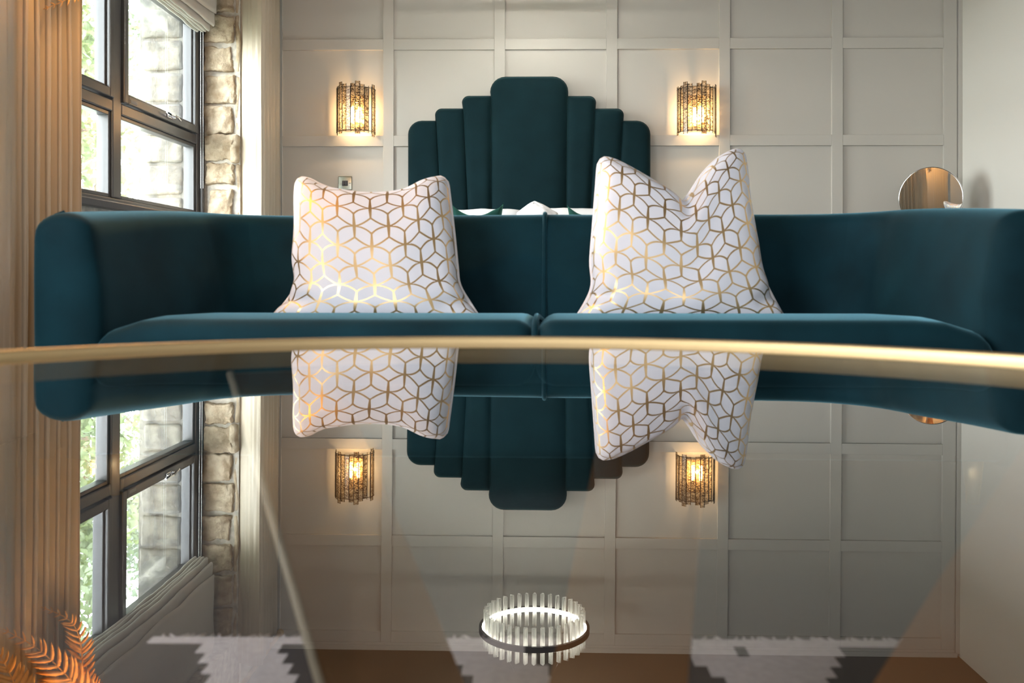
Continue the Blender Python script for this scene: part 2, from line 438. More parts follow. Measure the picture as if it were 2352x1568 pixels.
# left wall with a deep window opening
OY0, OY1, OZ0, OZ1 = 2.95, 5.10, .78, 2.35
XO = -2.24
wl = (MB().box(XO, XL, YF, OY0, 0, ZT).box(XO, XL, OY1, YB, 0, ZT)
      .box(XO, XL, OY0, OY1, 0, OZ0).box(XO, XL, OY0, OY1, OZ1, ZT)).build('wall_left', M['mortar'], smooth=False); tag(wl, kind='structure')
pl = MB().box(XL, XL+.012, YF, OY0-.02, 0, ZT).build('plaster_facing', M['plaster'], wl, False)
pl = MB().box(XL, XL+.012, OY1+.03, YB, 0, ZT).build('plaster_facing', M['plaster'], wl, False)

def stone(x0, x1, y0, y1, z0, z1, m, parent, seed, rough=.012, r=.02, name='stone', n=6):
    c = ((x0+x1)/2, (y0+y1)/2, (z0+z1)/2); h = ((x1-x0)/2, (y1-y0)/2, (z1-z0)/2)
    so = Vector((seed*3.1, seed*1.7, seed*.9))
    def w(p):
        q = p*22 + so; q2 = p*7 + so
        d = Vector((mnoise.noise(q), mnoise.noise(q+Vector((9,0,0))), mnoise.noise(q+Vector((0,9,0)))))*rough*.6
        d += Vector((mnoise.noise(q2), mnoise.noise(q2+Vector((5,0,0))), mnoise.noise(q2+Vector((0,5,0)))))*rough
        if n > 6:
            q3 = p*55 + so; d += Vector((mnoise.noise(q3), mnoise.noise(q3+Vector((3,0,0))), mnoise.noise(q3+Vector((0,3,0)))))*.0075
        return p + d
    return MB().rbox(c, h, min(r, min(h)*.9), n=n, fn=w).build(name, m, parent, True)
# far jamb, facing the camera: two courses of sandstone
rowsR = [(-250,-190),(-182,-118),(-110,-50),(-42,32),(38,101),(109,166),(175,238),(247,306),(311,368),(373,424),(436,500),(506,570),(577,640),(648,715)]
for i, (a, b) in enumerate(rowsR):
    p0 = PY(474+random.uniform(-4,5), b, OY1); p1 = PY(540+random.uniform(-6,4), a, OY1)
    stone(p0.x, p1.x, OY1-.022, OY1+.05, p0.z, p1.z, M['stone'], wl, i, rough=.016, r=.010, n=12)
rowsL = [(-250,-150),(-142,-60),(-52,20),(26,98),(106,236),(243,302),(310,374),(380,500),(507,610),(618,715)]
for i, (a, b) in enumerate(rowsL):
    p0 = PY(442, b, OY1); p1 = PY(469+random.uniform(-2,2), a, OY1)
    stone(p0.x, p1.x, OY1-.010, OY1+.05, p0.z, p1.z, M['stone'], wl, 40+i, rough=.006, r=.012)
# one stone of the inner wall face that juts out beside the curtain
p0 = PY(531, 375, OY1); p1 = PY(549, 308, OY1)
stone(p0.x, p1.x+.004, OY1-.03, OY1+.06, p0.z, p1.z, M['stone'], wl, 77, rough=.01)
for i,(a,b) in enumerate([(-240,-120),(-112,30),(36,166),(172,300),(378,500),(508,600)]):
    p0 = PY(541, b, OY1); p1 = PY(551, a, OY1)
    stone(p0.x, p1.x, OY1-.004, OY1+.05, p0.z, p1.z, M['stone'], wl, 90+i, rough=.010, r=.012)
# outer reveal stones seen through the panes
for i, (a, b) in enumerate([(22,88),(93,163),(169,235),(241,300),(306,312),(317,375),(381,448),(454,520),(526,590),(596,660)]):
    if b-a < 20: a -= 8
    p0 = PY(329+random.uniform(-3,4)+(4 if i > 4 else 0), b, OY1); p1 = PY(421, a, OY1)
    stone(p0.x, p1.x, OY1-.02, OY1+.12, p0.z, p1.z, M['stone_out'], wl, 120+i, rough=.009, r=.018)
MB().box(XO, -1.975, OY1-.004, OY1+.02, OZ0, OZ1).build('reveal_pointing', M['stone_out'], wl, False)
# sill board
sill = MB().box(-1.90, XL+.03, OY0, OY1, OZ0, OZ0+.03).build('trim_3', M['frame'], smooth=False, bevel=.004); tag(sill, kind='structure')

# ---- window_1
XG = -1.93
win = empty('window_1', (XG, (OY0+OY1)/2, OZ0+.03), kind='structure')
def wp(mb, name, m=None, parent=None, **k):
    o = mb.build(name, m or M['frame'], None, False, **k)
    if parent is None: parent = win
    o.parent = parent
    mi = Matrix.Translation(-Vector(win.location)); o.matrix_local = mi if parent is win else Matrix.Identity(4)
    return o
YM0, YM1 = 4.03, 4.115         # mullion
YJ = 5.085
ZF0, ZF1 = OZ0+.03, 2.02
def framebox(name, y0, y1, z0, z1, x0=-1.97, x1=-1.895):
    return wp(MB().box(x0, x1, y0, y1, z0, z1), name, bevel=.006)
framebox('jamb', YJ-.06, YJ, ZF0, ZF1); framebox('jamb', OY0, OY0+.05, ZF0, ZF1)
framebox('jamb_lining', YJ-.025, YJ+.002, ZF0, ZF1, -1.90, -1.875)
framebox('head', OY0+.05, YJ-.06, ZF1-.06, ZF1); framebox('frame_sill', OY0+.05, YJ-.06, ZF0, ZF0+.06)
framebox('head_board', OY0, YJ, ZF1, OZ1, -1.99, -1.90)
framebox('mullion', YM0, YM1, ZF0+.06, ZF1-.06)
for y0, y1 in ((OY0+.05, YM0), (YM1, YJ-.06)):
    ZTR0, ZTR1 = 1.252, 1.305
    framebox('transom', y0, y1, ZTR0, ZTR1)
    # opening top light: its own four bars, stepped in
    a0, a1, c0, c1 = y0+.006, y1-.006, ZTR1+.004, ZF1-.066
    sash = wp(MB().box(-1.955, -1.883, a0, a0+.042, c0, c1), 'sash_stile', bevel=.005)
    wp(MB().box(-1.955, -1.883, a1-.042, a1, c0, c1), 'sash_stile', bevel=.005)
    wp(MB().box(-1.955, -1.883, a0+.042, a1-.042, c1-.042, c1), 'sash_rail', bevel=.005)
    wp(MB().box(-1.955, -1.883, a0+.042, a1-.042, c0, c0+.042), 'sash_rail', bevel=.005)
    bd = MB()
    for (p, q, r_, s_) in ((a0+.042,a0+.054,c0+.042,c1-.042),(a1-.054,a1-.042,c0+.042,c1-.042),(a0+.054,a1-.054,c0+.042,c0+.054),(a0+.054,a1-.054,c1-.054,c1-.042)):
        bd.box(-1.948,-1.902,p,q,r_,s_)
    wp(bd, 'glazing_bead', bevel=.003)
    wp(MB().box(-1.936,-1.930, a0+.044, a1-.044, c0+.044, c1-.044), 'pane', M['pane'])
    # fixed lower light
    b0, b1 = ZF0+.06, ZTR0
    bd = MB()
    for (p, q, r_, s_) in ((y0,y0+.018,b0,b1),(y1-.018,y1,b0,b1),(y0+.018,y1-.018,b0,b0+.018),(y0+.018,y1-.018,b1-.018,b1)):
        bd.box(-1.955,-1.905,p,q,r_,s_)
    wp(bd, 'glazing_bead', bevel=.003)
    wp(MB().box(-1.936,-1.930, y0+.01, y1-.01, b0+.01, b1-.01), 'pane', M['pane'])
# ventilation tab and lever handle on the right sash
a = PXp(285, 232, -1.882)
lab = wp(MB().box(-1.8835, -1.8815, 4.18, 4.25, 1.318, 1.334), 'vent_tab', mat('tab_grey', (.22,.22,.22), .5))
hy = 4.62; hz = 1.335
h = MB().rbox((-1.878, hy, hz), (.006,.035,.011), .005, n=2)
h.rbox((-1.868, hy+.02, hz), (.010,.010,.010), .006, n=2)
h.tube([(-1.858, hy+.025, hz+.002), (-1.852, hy-.01, hz+.004), (-1.855, hy-.05, hz+.002), (-1.86, hy-.085, hz+.008)], lambda t: .008-.003*t, 8)
h.tube([(-1.868, hy+.02, hz), (-1.86, hy+.05, hz+.004), (-1.862, hy+.09, hz-.006)], .006, 8)
wp(h, 'handle', M['chrome'])

# ---- garden
gr = MB().box(-40, XO, -25, 40, -1.3, -1.2).build('ground_outside', M['grass'], smooth=False); tag(gr, kind='structure')
def tree(x, y, z0, h, r, n, m, label, seed):
    rnd = random.Random(seed)
    t = empty('tree', (x, y, z0), label=label, cat='tree')
    tr = MB().tube([(0,0,0),(.1,.05,h*.35),(-.05,.1,h*.8)], lambda q: .16*(1-q*.7), 8)
    for k in range(6):
        a = k*1.05; tr.tube([(0,.05,h*(.3+.07*k)), (cos(a)*r*.4, sin(a)*r*.4, h*(.45+.07*k)), (cos(a)*r*.75, sin(a)*r*.75, h*(.5+.08*k))], lambda q: .05*(1-q*.7), 5)
    tr.build('trunk', M['bark'], t)
    blobs = [(Vector((rnd.uniform(-1,1)*r*.7, rnd.uniform(-1,1)*r*.7, h*(.45+.5*rnd.random()))), rnd.uniform(.3,.55)*r) for _ in range(14)]
    f = MB()
    for _ in range(n):
        c, br = rnd.choice(blobs)
        d = Vector((rnd.gauss(0,1), rnd.gauss(0,1), rnd.gauss(0,1))).normalized()
        p = c + d*br*rnd.uniform(.75,1.05)
        u = Vector((rnd.gauss(0,1), rnd.gauss(0,1), rnd.gauss(0,1))).normalized(); w = u.cross(d).normalized(); s = rnd.uniform(.04,.085)
        b = len(f.v)
        f.v += [tuple(p-u*s), tuple(p+w*s*.5), tuple(p+u*s), tuple(p-w*s*.5)]; f.f.append((b,b+1,b+2,b+3))
    fo = f.build('foliage', m, t, False); tag(fo, kind='stuff')
tree(-6.0, 9.9, -1.2, 6.0, 1.5, 9000, M['leaf'], 'mid green garden tree just beyond the right window light', 1)
tree(-8.8, 17.5, -1.2, 8.6, 2.5, 12000, M['leaf2'], 'blue-green tree at the back of the garden, middle of the right pane', 2)
tree(-4.6, 6.6, -1.2, 2.3, 1.0, 5000, M['leaf3'], 'low lime green bush in front of the garden trees', 3)
tree(-10.8, 11.6, -1.2, 7.0, 2.0, 10000, M['leaf'], 'green tree glimpsed through the narrow left window light', 4)

# =================================================================== CURTAINS AND BLIND
def curtain(name, label, pts, z0, z1, amp_fn, m, group=None, n=600):
    """pts: function s->(x,y) of the cloth in plan, s in 0..1"""
    root = empty(name, (*pts(0.5)[:2], 0) if False else (0,0,0), label=label, cat='curtain')
    def fn(u, v):
        x, y = pts(u)
        z = z0 + (z1-z0)*v
        k = 1 + .10*(1-v)*sin(7*u*pi)
        wob = .004*mnoise.noise(Vector((u*30, v*4, 1)))
        return (x + wob, y + wob, z)
    MB().grid(fn, n, 24).build('fabric', m, root, solid=.003)
    return root
# near-left curtain: five even waves, then one flat width towards the camera
def cpt(u):
    y = 3.17 - u*1.0
    yc = 2.82
    ph = (3.17-y)/.067*2*pi
    if y > yc:
        x = -1.632 + .030*cos(ph) ; yy = y + .012*sin(2*ph)
    else:
        t = yc-y
        x = -1.632 + .030*cos((3.17-yc)/.067*2*pi)*math.exp(-t*12) + min(t*.16, .035) + .010*sin(t*11); yy = y
    return x, yy
lc = curtain('curtain', 'cream satin curtain glowing orange at the near left side of the window', cpt, .02, 2.5, None, M['curtain'])
# far-right curtain between stone jamb and panelled wall
def cpt2(u):
    # flat leading edge facing the room, then gathered pleats to the corner
    a = PY(551, 638, 5.12); b = PY(598, 638, 5.05)
    if u < .25:
        t = u/.25; return a.x + (b.x-a.x)*t, 5.12 - .05*sin(t*pi/2)
    t = (u-.25)/.75; y = 5.07 + t*.55
    xb = b.x + (-1.605-b.x)*min(1, t*1.3)
    return xb + .016*sin(t*2*pi*5 )*(1 if t>.03 else t/.03) , y
rc = curtain('curtain', 'pale satin curtain hanging between the stone jamb and the panelled wall', cpt2, .02, 2.5, None, M['curtain'])
pole = empty('curtain_pole', (XL, 4.2, 2.53), label='brass curtain pole running above the window along the left wall', cat='curtain pole')
MB().tube([(.09,-2.1,0),(.09,1.42,0)], .014, 12).build('pole', M['brass'], pole)
for yy in (-1.9, 1.3): MB().tube([(.0,yy,0),(.09,yy,0)], .008, 8).build('bracket', M['brass'], pole)
for yy in (-2.12, 1.43): MB().rbox((.09,yy,0), (.022,.022,.022), .02, n=2).build('finial', M['brass'], pole)

# roman blind, raised into a stack of soft folds
bl = empty('roman_blind', (0,0,0), label='silvery satin roman blind pulled up into stacked folds over the window', cat='blind')
BY0, BY1 = 2.99, 4.90
def fold(xc, zb, ht, k, zh=2.02):
    # a hanging loop of doubled cloth: narrow U in x, z swept along y
    def fn(u, v):
        y = BY0 + (BY1-BY0)*u
        rip = .009*mnoise.noise(Vector((u*7, k*.55, 0))) + .004*mnoise.noise(Vector((u*24, k*1.3, 4)))
        sag = -.010*sin(u*pi*2+.6) + .006*mnoise.noise(Vector((u*11, k, 7)))
        a = (v-.5)*2
        if abs(a) < .5:
            q = a/.5*pi/2; x = ht*sin(q); z = -ht*cos(q)*1.5
        else:
            q = (abs(a)-.5)/.5; x = (1 if a > 0 else -1)*ht*(1-.75*q); z = q*(zh-zb)
        return (xc + x + rip*(1-.6*max(0,abs(a)-.5)), y, zb + z + sag)
    return MB().grid(fn, 110, 14).build('fold', M['blind'], bl, solid=.002)
for k in range(5):
    fold(-1.846 + .0215*k, 1.856 + (.0,.0,.001,.004,.030)[k], .0082, k)
def main(u, v):
    y = BY0 + (BY1-BY0)*u
    x = -1.744 + .006*mnoise.noise(Vector((u*7, v*3, 9)))
    z = 1.935 + (OZ1-1.937)*v - (.012*abs(sin(u*pi*4)))*(1-v)
    return (x, y, z)
MB().grid(main, 80, 14).build('fabric_panel', M['blind'], bl, solid=.003)
ch = MB()
for j, (pxx, e) in enumerate(((461, 470), (466, 520))):
    p0 = PY(pxx, 60, 4.93)
    z = p0.z; k = 0
    while z > 1.0:
        ch.lathe([(0,-.0028),(.0028,0),(0,.0028)], 5, (p0.x+.0*k, 4.93 + .004*j, z)); z -= .0085; k += 1
    ch.tube([(p0.x, 4.93+.004*j, p0.z), (p0.x, 4.93+.004*j, 1.0)], .0007, 4)
o = ch.build('bead_chain', mat('chain_white', (.7,.7,.68), .3), bl); tag(o, kind='stuff')

# =================================================================== BED
bed = empty('bed', (PY(1215,638,5.6).x, 4.55, 0), label='bed with a tall stepped teal velvet headboard against the panelled wall', cat='bed')
bx, by = bed.location.x, bed.location.y
def bp(mb, name, m, **k):
    o = mb.build(name, m, bed, **k); o.matrix_parent_inverse = Matrix.Translation((-bx, -by, 0)); return o
HY = 5.60     # back plane of headboard front
def hx(px): return PY(px, 638, 5.56).x
def hz_(py): return PY(1215, py, 5.56).z
chan = [ # xl_top, xl_bot(at y487), xr_top, xr_bot, top y, round left, round right, bulge
 (938,938,1001,1014,277,30,2,.030),(1000,1012,1064,1076,249,14,2,.036),(1062,1074,1128,1128,220,14,2,.042),
 (1127,1127,1304,1301,176,34,34,.055),(1303,1300,1368,1355,221,2,14,.042),(1366,1354,1432,1419,250,2,14,.036),(1430,1417,1493,1493,278,2,30,.030)]
S_H = F/5.56
for (xl0,xl1,xr0,xr1,ty,rl,rr,bu) in chan:
    zt = hz_(ty); zb = .12
    def edge(side, z):
        p = (ty + (zt - z)*S_H)
        f_ = min(1, max(0, (p-ty)/(487-ty)))
        # slow lean, continuing below what is visible
        if side < 0: x = xl0 + (xl1-xl0)*f_; r = rl
        else: x = xr0 + (xr1-xr0)*f_; r = rr
        d = r - (p - ty)
        if d > 0: x += (1 if side < 0 else -1)*(r - sqrt(max(0, r*r - d*d)))
        return hx(x)
    def fn(u, v):
        vv = 1-(1-v)**2.2 if v < 1 else 1
        z = zb + (zt-zb)*vv
        xl, xr = edge(-1, z), edge(1, z)
        s = u*2-1
        s = sin(s*pi/2)
        x = (xl+xr)/2 + (xr-xl)/2*s
        q = max(0, 1-abs(s)**4)**.5
        dz = (zt - z); q2 = min(1, dz/.035); q2 = sqrt(max(0, 1-(1-q2)**2))
        return (x, HY - .018 - bu*q*q2, z)
    bp(MB().grid(fn, 20, 60), 'headboard_channel', M['velvet_dark'])
out = []
for (xl0,xl1,xr0,xr1,ty,rl,rr,bu) in chan[:3]:
    r = rl
    out += [(xl0, ty+r)] if out else [(938, 487+600), (xl0, ty+r)]
    for k in range(1,7):
        a = k/6*pi/2; out.append((xl0 + r - r*cos(a), ty + r - r*sin(a)))
    out.append((xr0-1, ty)) 
c = chan[3]; r = c[5]
out.append((c[0], c[4]+r))
for k in range(1,7): a = k/6*pi/2; out.append((c[0]+r-r*cos(a), c[4]+r-r*sin(a)))
for k in range(0,7): a = k/6*pi/2; out.append((c[2]-r+r*sin(a), c[4]+r-r*cos(a)))
for (xl0,xl1,xr0,xr1,ty,rl,rr,bu) in chan[4:]:
    out.append((xl0+2, ty)); r = rr
    for k in range(0,7): a = k/6*pi/2; out.append((xr0-r+r*sin(a), ty+r-r*cos(a)))
out.append((1493, 487+600))
op = [Vector((hx(x), HY-.022, max(.12, hz_(y)))) for x, y in out]
bp(MB().tube(op, .0045, 6), 'headboard_piping', M['pipe_dark'])
# solid board behind the channels
bk = MB(); b0 = 0
N = len(op)
for p in op: bk.v.append((p.x, HY-.020, p.z))
for p in op: bk.v.append((p.x, HY+.03, p.z))
bk.f = [tuple(range(N)), tuple(range(2*N-1, N-1, -1))] + [(i, (i+1)%N, N+(i+1)%N, N+i) for i in range(N)]
bp(bk, 'headboard_board', M['pipe_dark'], smooth=False)
BW = .78
bp(MB().rbox((bx, by-.02, .26), (BW, 1.02, .14), .04, n=3), 'base', M['velvet_dark'])
bp(MB().rbox((bx, by-.02, .51), (BW-.02, 1.0, .11), .05, n=4), 'mattress', M['linen'])
for sx_ in (-1,1):
    for sy_ in (-.9,.9): bp(MB().tube([(bx+sx_*.68, by+sy_, .125),(bx+sx_*.68, by+sy_, 0)], lambda t:.03-.008*t, 10), 'leg', M['wood'])
def duv(p):
    return p + Vector((0,0,.014*mnoise.noise(p*4)))
dv = MB().rbox((bx, by-.37, .654), (BW+.03, .66, .032), .03, n=14, fn=duv).build('duvet', M['linen']); tag(dv, 'white duvet spread over the bed below the pillows', 'duvet')
def pillow(name, c, w, h, t, tilt, m, label, cat, seed, group=None, rz=0, ears=.0, sag=0):
    def fn_side(sg):
        def fn(u, v):
            a, b = u*2-1, v*2-1
            pin = 1 - ears*(1-abs(b)**2)*(abs(a)**3)
            pin2 = 1 - ears*(1-abs(a)**2)*(abs(b)**3)
            x = a*w/2*pin; z = b*h/2*pin2
            th = t/2*max(0,(1-a**4)*(1-b**4))**.45
            th *= 1 + .12*mnoise.noise(Vector((a*2+seed, b*2, seed)))
            z += .012*mnoise.noise(Vector((a*3, b*1.5, seed+3)))
            z -= sag*(1-a*a)**.8*max(0,(b+.2)/1.2)
            return (x, sg*th, z)
        return fn
    mb = MB().grid(fn_side(-1), 24, 24).grid(fn_side(1), 24, 24)
    o = mb.build(name, m)
    md = o.modifiers.new('weld','WELD'); md.merge_threshold=.0008
    o.location = c; o.rotation_euler = (tilt, 0, rz)
    tag(o, label, cat, group)
    return o
pz = .63
pillow('pillow', (PY(1085,480,5.3).x, 5.30, pz+.13), .60, .34, .16, radians(-26), M['linen'], 'white bed pillow on the left half of the bed', 'pillow', 1, ears=.05)
pillow('pillow', (PY(1325,480,5.3).x, 5.30, pz+.133), .60, .34, .16, radians(-26), M['linen'], 'white bed pillow on the right half of the bed', 'pillow', 2, ears=.05)
# crumpled peak of linen between the pillows
pk = MB()
def pkf(u, v):
    a, b = u*2-1, v
    p = PY(1235 + a*52*(1-b)**.8 - 7*b, 492 - 31*b, 5.05)
    return (p.x, 5.12 - .06*(1-abs(a)**2)*(1-b) + .015*mnoise.noise(Vector((u*5,v*4,2))), p.z if b > .01 else .63)
pk.grid(pkf, 14, 8)
o = pk.build('folded_sheet', M['linen'], solid=.012); tag(o, 'peak of crumpled white linen between the two pillows', 'bed linen')
def gcush(px, py, yd, seed, lab, w=.40):
    p = PY(px, py, yd)
    pillow('velvet_cushion', (p.x, yd, p.z - .137), w, .30, .11, radians(-18), M['green_velvet'], lab, 'cushion', seed, group=None, ears=.10, sag=.075)
gcush(1094, 464, 5.0, 11, 'dark green velvet cushion on the left side of the bed', w=.30)
gcush(1370, 470, 5.0, 12, 'dark green velvet cushion on the right side of the bed', w=.32)

# =================================================================== WALL LIGHTS, SWITCH
def sconce():
    root = empty('wall_light', (0,0,0))
    R = .118; n = 13
    MB().rbox((0,-.006,0), (.055,.006,.10), .005, n=2).build('backplate', M['brass'], root)
    for z in (.132, -.132):
        MB().tube([(R*sin(a), -.012-R*cos(a)*.92, z) for a in [(-.5+k/24)*pi for k in range(25)]], .0018, 6).build('hoop', M['dark_metal'], root)
    for sx_ in (-1,1):
        for z in (.132,-.132):
            MB().tube([(sx_*R,-.012,z),(sx_*R,0,z)], .0018, 6).build('bracket', M['dark_metal'], root)
    MB().tube([(0,-.004,.03),(0,-.05,.03)], .006, 8).build('arm', M['brass'], root)
    hts = [(.148,-.15),(.138,-.140),(.146,-.135),(.165,-.150),(.152,-.138),(.135,-.128),(.152,-.140),(.166,-.155),(.148,-.142),(.134,-.130),(.142,-.145),(.156,-.165),(.136,-.148)]
    for i in range(n):
        a = (-.5 + (i+.5)/n)*pi
        cx, cyy = R*sin(a), -.012-R*cos(a)*.92
        zt, zb = hts[i]
        w = .0136
        off = .0022 if i % 2 else -.0012
        fr = MB()
        tx, ty = cos(a), sin(a)
        nx, ny = sin(a), -cos(a)
        q = [(cx+nx*off+tx*s*w, cyy+ny*off+ty*s*w) for s in (-1,1)]
        fr.tube([(q[0][0],q[0][1],zb),(q[0][0],q[0][1],zt),(q[1][0],q[1][1],zt),(q[1][0],q[1][1],zb)], .0017, 4, closed=True)
        g = MB(); th = .0015
        g.v = [(q[0][0],q[0][1],zb),(q[1][0],q[1][1],zb),(q[1][0],q[1][1],zt),(q[0][0],q[0][1],zt)]
        g.f = [(0,1,2,3)]
        gg = g.build('glass_strip', M['strip'] if i not in (10,) else M['strip_clear'], root, False)
        fr.build('strip_frame', M['dark_metal'], gg)
    for x in (-.018,.028):
        MB().tube([(x,-.055,.045),(x,-.055,.015)], .010, 10).build('lamp_holder', M['brass'], root)
        MB().tube([(x,-.055,.015),(x,-.055,-.02),(x,-.055,-.075)], lambda t:.009+.002*t, 10).build('bulb', M['bulb'], root)
    MB().tube([(-.018,-.055,.045),(.005,-.055,.05),(.028,-.055,.045)], .005, 8).build('crossbar', M['brass'], root)
    return root
s1 = sconce(); p = PY(820, 257, YB); s1.location = (p.x, FY+.012, p.z)
tag(s1, 'lit half-round wall light of antique glass strips, on the panelling left of the headboard', 'wall light', 'glass strip wall lights')
s2 = copy_tree(s1); p = PY(1598, 257, YB); s2.location = (p.x, FY+.012, p.z); s2.scale = (1,1,1)
tag(s2, 'lit half-round wall light of antique glass strips, on the panelling right of the headboard', 'wall light')
for s in (s1, s2):
    light('wall_light_glow', 'POINT', (s.location.x+.005, s.location.y-.050, s.location.z-.035), 6.5, (1,.60,.26), size=.01)

sw = PY(793, 421, YB)
swr = empty('light_switch', (sw.x, YB, sw.z), label='square brushed nickel double light switch on the left wall panel', cat='switch')
MB().rbox((0,-.004,0), (.043,.004,.043), .004, n=2).build('plate', M['nickel'], swr)
for x in (-.0085, .0085): MB().rbox((x,-.010,0), (.008,.004,.014), .002, n=1).build('rocker', M['black'], swr)
for x in (-.030, .030): MB().tube([(x,-.0085,0),(x,-.0095,0)], .004, 10).build('screw', M['chrome'], swr)
MB().box(-.018,.018,-.0088,-.0078,-.016,.016).build('switch_surround', M['black'], swr, False)

# =================================================================== VANITY TABLE WITH ROUND MIRROR
mc = PY(2137, 455, 5.36)
vt = empty('dressing_table', (mc.x-.05, 5.38, 0), label='dark wooden dressing table in the far right corner under the round mirror', cat='table')
MB().rbox((0,0,.735), (.36,.2,.015), .006, n=2).build('top', M['wood'], vt)
for a, b in ((-1,-1),(-1,1),(1,-1),(1,1)): MB().box(a*.33-.02,a*.33+.02,b*.17-.02,b*.17+.02,0,.72).build('leg', M['wood'], vt, False, bevel=.003)
MB().box(-.31,.31,-.17,.17,.62,.72).build('drawer_box', M['wood'], vt, False, bevel=.003)
MB().box(-.28,.28,-.185,-.172,.632,.708).build('drawer', M['wood'], vt, False, bevel=.003)
mi = empty('round_mirror', (mc.x, 5.36, .75), label='round frameless vanity mirror standing in the far right corner', cat='mirror')
R = .176; mz = mc.z-.75
mrot = empty('mirror_head'); mrot.parent = mi
bpy.data.objects.remove(mrot)
def disc(r, y, bulge=0, n=48):
    mb = MB(); mb.v.append((0,y-bulge,0))
    rings = 8
    for j in range(1, rings+1):
        for k in range(n):
            rr = r*j/rings
            mb.v.append((rr*cos(2*pi*k/n), y-bulge*(1-(j/rings)**2), rr*sin(2*pi*k/n)))
    for k in range(n): mb.f.append((0, 1+k, 1+(k+1)%n))
    for j in range(rings-1):
        for k in range(n):
            a=1+j*n+k; b=1+j*n+(k+1)%n; mb.f.append((a,b,b+n,a+n))
    return mb
mg = disc(R, -.006, .002).build('mirror_glass', mat('mirror_silver', (.68,.70,.70), .0, metal=1), mi)
rimm = MB().tube([(R*cos(2*pi*k/64), 0, R*sin(2*pi*k/64)) for k in range(64)], .006, 8, closed=True).build('mirror_rim', M['chrome'], mi)
bkm = MB().tube([(0,.004,0),(0,.010,0)], R*.99, 48).build('mirror_back', M['chrome'], mi)
for o_ in (mg, rimm, bkm): o_.location = (0,0,mz); o_.rotation_euler = (radians(3),0,radians(-38.5))
MB().tube([(0,.012,mz-R-.0),(0,.012,.012)], .008, 10).build('stem', M['chrome'], mi)
MB().lathe([(0,.014),(.07,.012),(.075,.004),(.075,0),(0,0)], 32).build('foot', M['chrome'], mi)

# =================================================================== CHANDELIER
cp = PR(1233, 1442, 4.9)
chd = empty('ring_chandelier', (cp.x, 4.9, cp.z), label='lit ring chandelier of upright crystal prisms mirrored in the glass tabletop', cat='chandelier')
RC = .286
MB().lathe([(RC+.010,.014),(RC+.010,-.014),(RC-.006,-.014),(RC-.006,.014),(RC+.010,.014)], 96).build('ring', M['dark_metal'], chd, False)
MB().lathe([(RC-.0062,-.009),(RC-.010,-.007),(RC-.011,0),(RC-.010,.011),(RC-.0062,.013)], 96).build('led_strip', M['led'], chd)
prof = []
for k in range(12):
    a = 2*pi*k/12; r = .0165 if k % 4 == 0 else (.0075 if k % 2 == 0 else .0115)
    prof.append((r*cos(a), r*sin(a)*.8))
pm = MB(); LZ = [(-.098,.8),(-.096,1),(.085,1),(.087,.8)]
for z, s in LZ:
    for x, y in prof: pm.v.append((x*s, y*s, z))
n_ = 12
for j in range(3):
    for k in range(n_): pm.f.append((j*n_+k, j*n_+(k+1)%n_, (j+1)*n_+(k+1)%n_, (j+1)*n_+k))
pm.f += [tuple(reversed(range(n_))), tuple(3*n_+k for k in range(n_))]
first = None
for k in range(36):
    a = 2*pi*k/36
    if first is None: first = o = pm.build('crystal_prism', M['prism'], chd, False)
    else: o = first.copy(); COL.objects.link(o)
    o.parent = chd; o.location = ((RC-.028)*cos(a), (RC-.028)*sin(a), 0); o.rotation_euler = (0,0,a)
for k in range(3):
    a = radians(30+120*k)
    MB().tube([(RC*cos(a), RC*sin(a), .014), (.03*cos(a), .03*sin(a), ZT-.03-cp.z)], .0008, 4).build('wire', M['chrome'], chd)
MB().lathe([(0,ZT-cp.z),(.09,ZT-cp.z),(.09,ZT-.03-cp.z),(0,ZT-.03-cp.z)], 32).build('ceiling_rose', M['chrome'], chd)

# =================================================================== SOFA
SROT = radians(-1.6)
sofa = empty('sofa', (PY(1218,638,2.12).x+.012, 2.075, 0), SROT, label='teal velvet sofa with a low wraparound back, facing the glass table', cat='sofa')
# plan of the shell's centre line, x right, y away from the camera
def plan():
    pts = []
    hw, dp, rc = 1.09, .99, .34
    n1 = 14
    for k in range(n1): pts.append((-hw - .02*sin(k/n1*pi), (dp-rc)*k/n1))
    for k in range(13):
        a = k/12*pi/2
        pts.append((-hw+rc - rc*cos(a), dp-rc + rc*sin(a)*.90))
    y1 = pts[-1][1]; x1 = pts[-1][0]
    for k in range(1, 15):
        t = k/14; pts.append((x1*(1-t), y1 + (dp+.01-y1)*sin(t*pi/2)))
    return pts
PL = plan(); PR_ = [(-x, y) for x, y in reversed(PL[:-1])]
FULL = PL + PR_
arc = [0]
for i in range(1, len(FULL)): arc.append(arc[-1] + math.dist(FULL[i], FULL[i-1]))
TOT = arc[-1]
def section(s):
    """profile (n inward, z) for path fraction s"""
    e = abs(s-.5)*2      # 1 at the arm fronts, 0 at mid back
    zt = .728 - .012*e - .048*max(0, (e-.62)/.38)**1.2
    tin = .068 + .004*(1-e); tout = .072
    lean = .05*(1-max(0,(e-.55)/.45))       # the back's inner face leans
    P = []
    P.append((-tout*.85, .10)); P.append((-tout*.95, .25)); P.append((-tout, .42)); P.append((-tout, zt-.07))
    for k in range(1, 10):
        a = pi - k/10*pi
        P.append((cos(a)*(tin if k > 5 else tout)*1.0, zt-.055 + .055*sin(a)))
    P.append((tin+.002, zt-.08)); P.append((tin+.012+lean*.2, zt-.15)); P.append((tin+.018+lean*.55, .50)); P.append((tin+.02+lean*.9, .42)); P.append((tin+.02+lean, .30)); P.append((tin, .10))
    return P
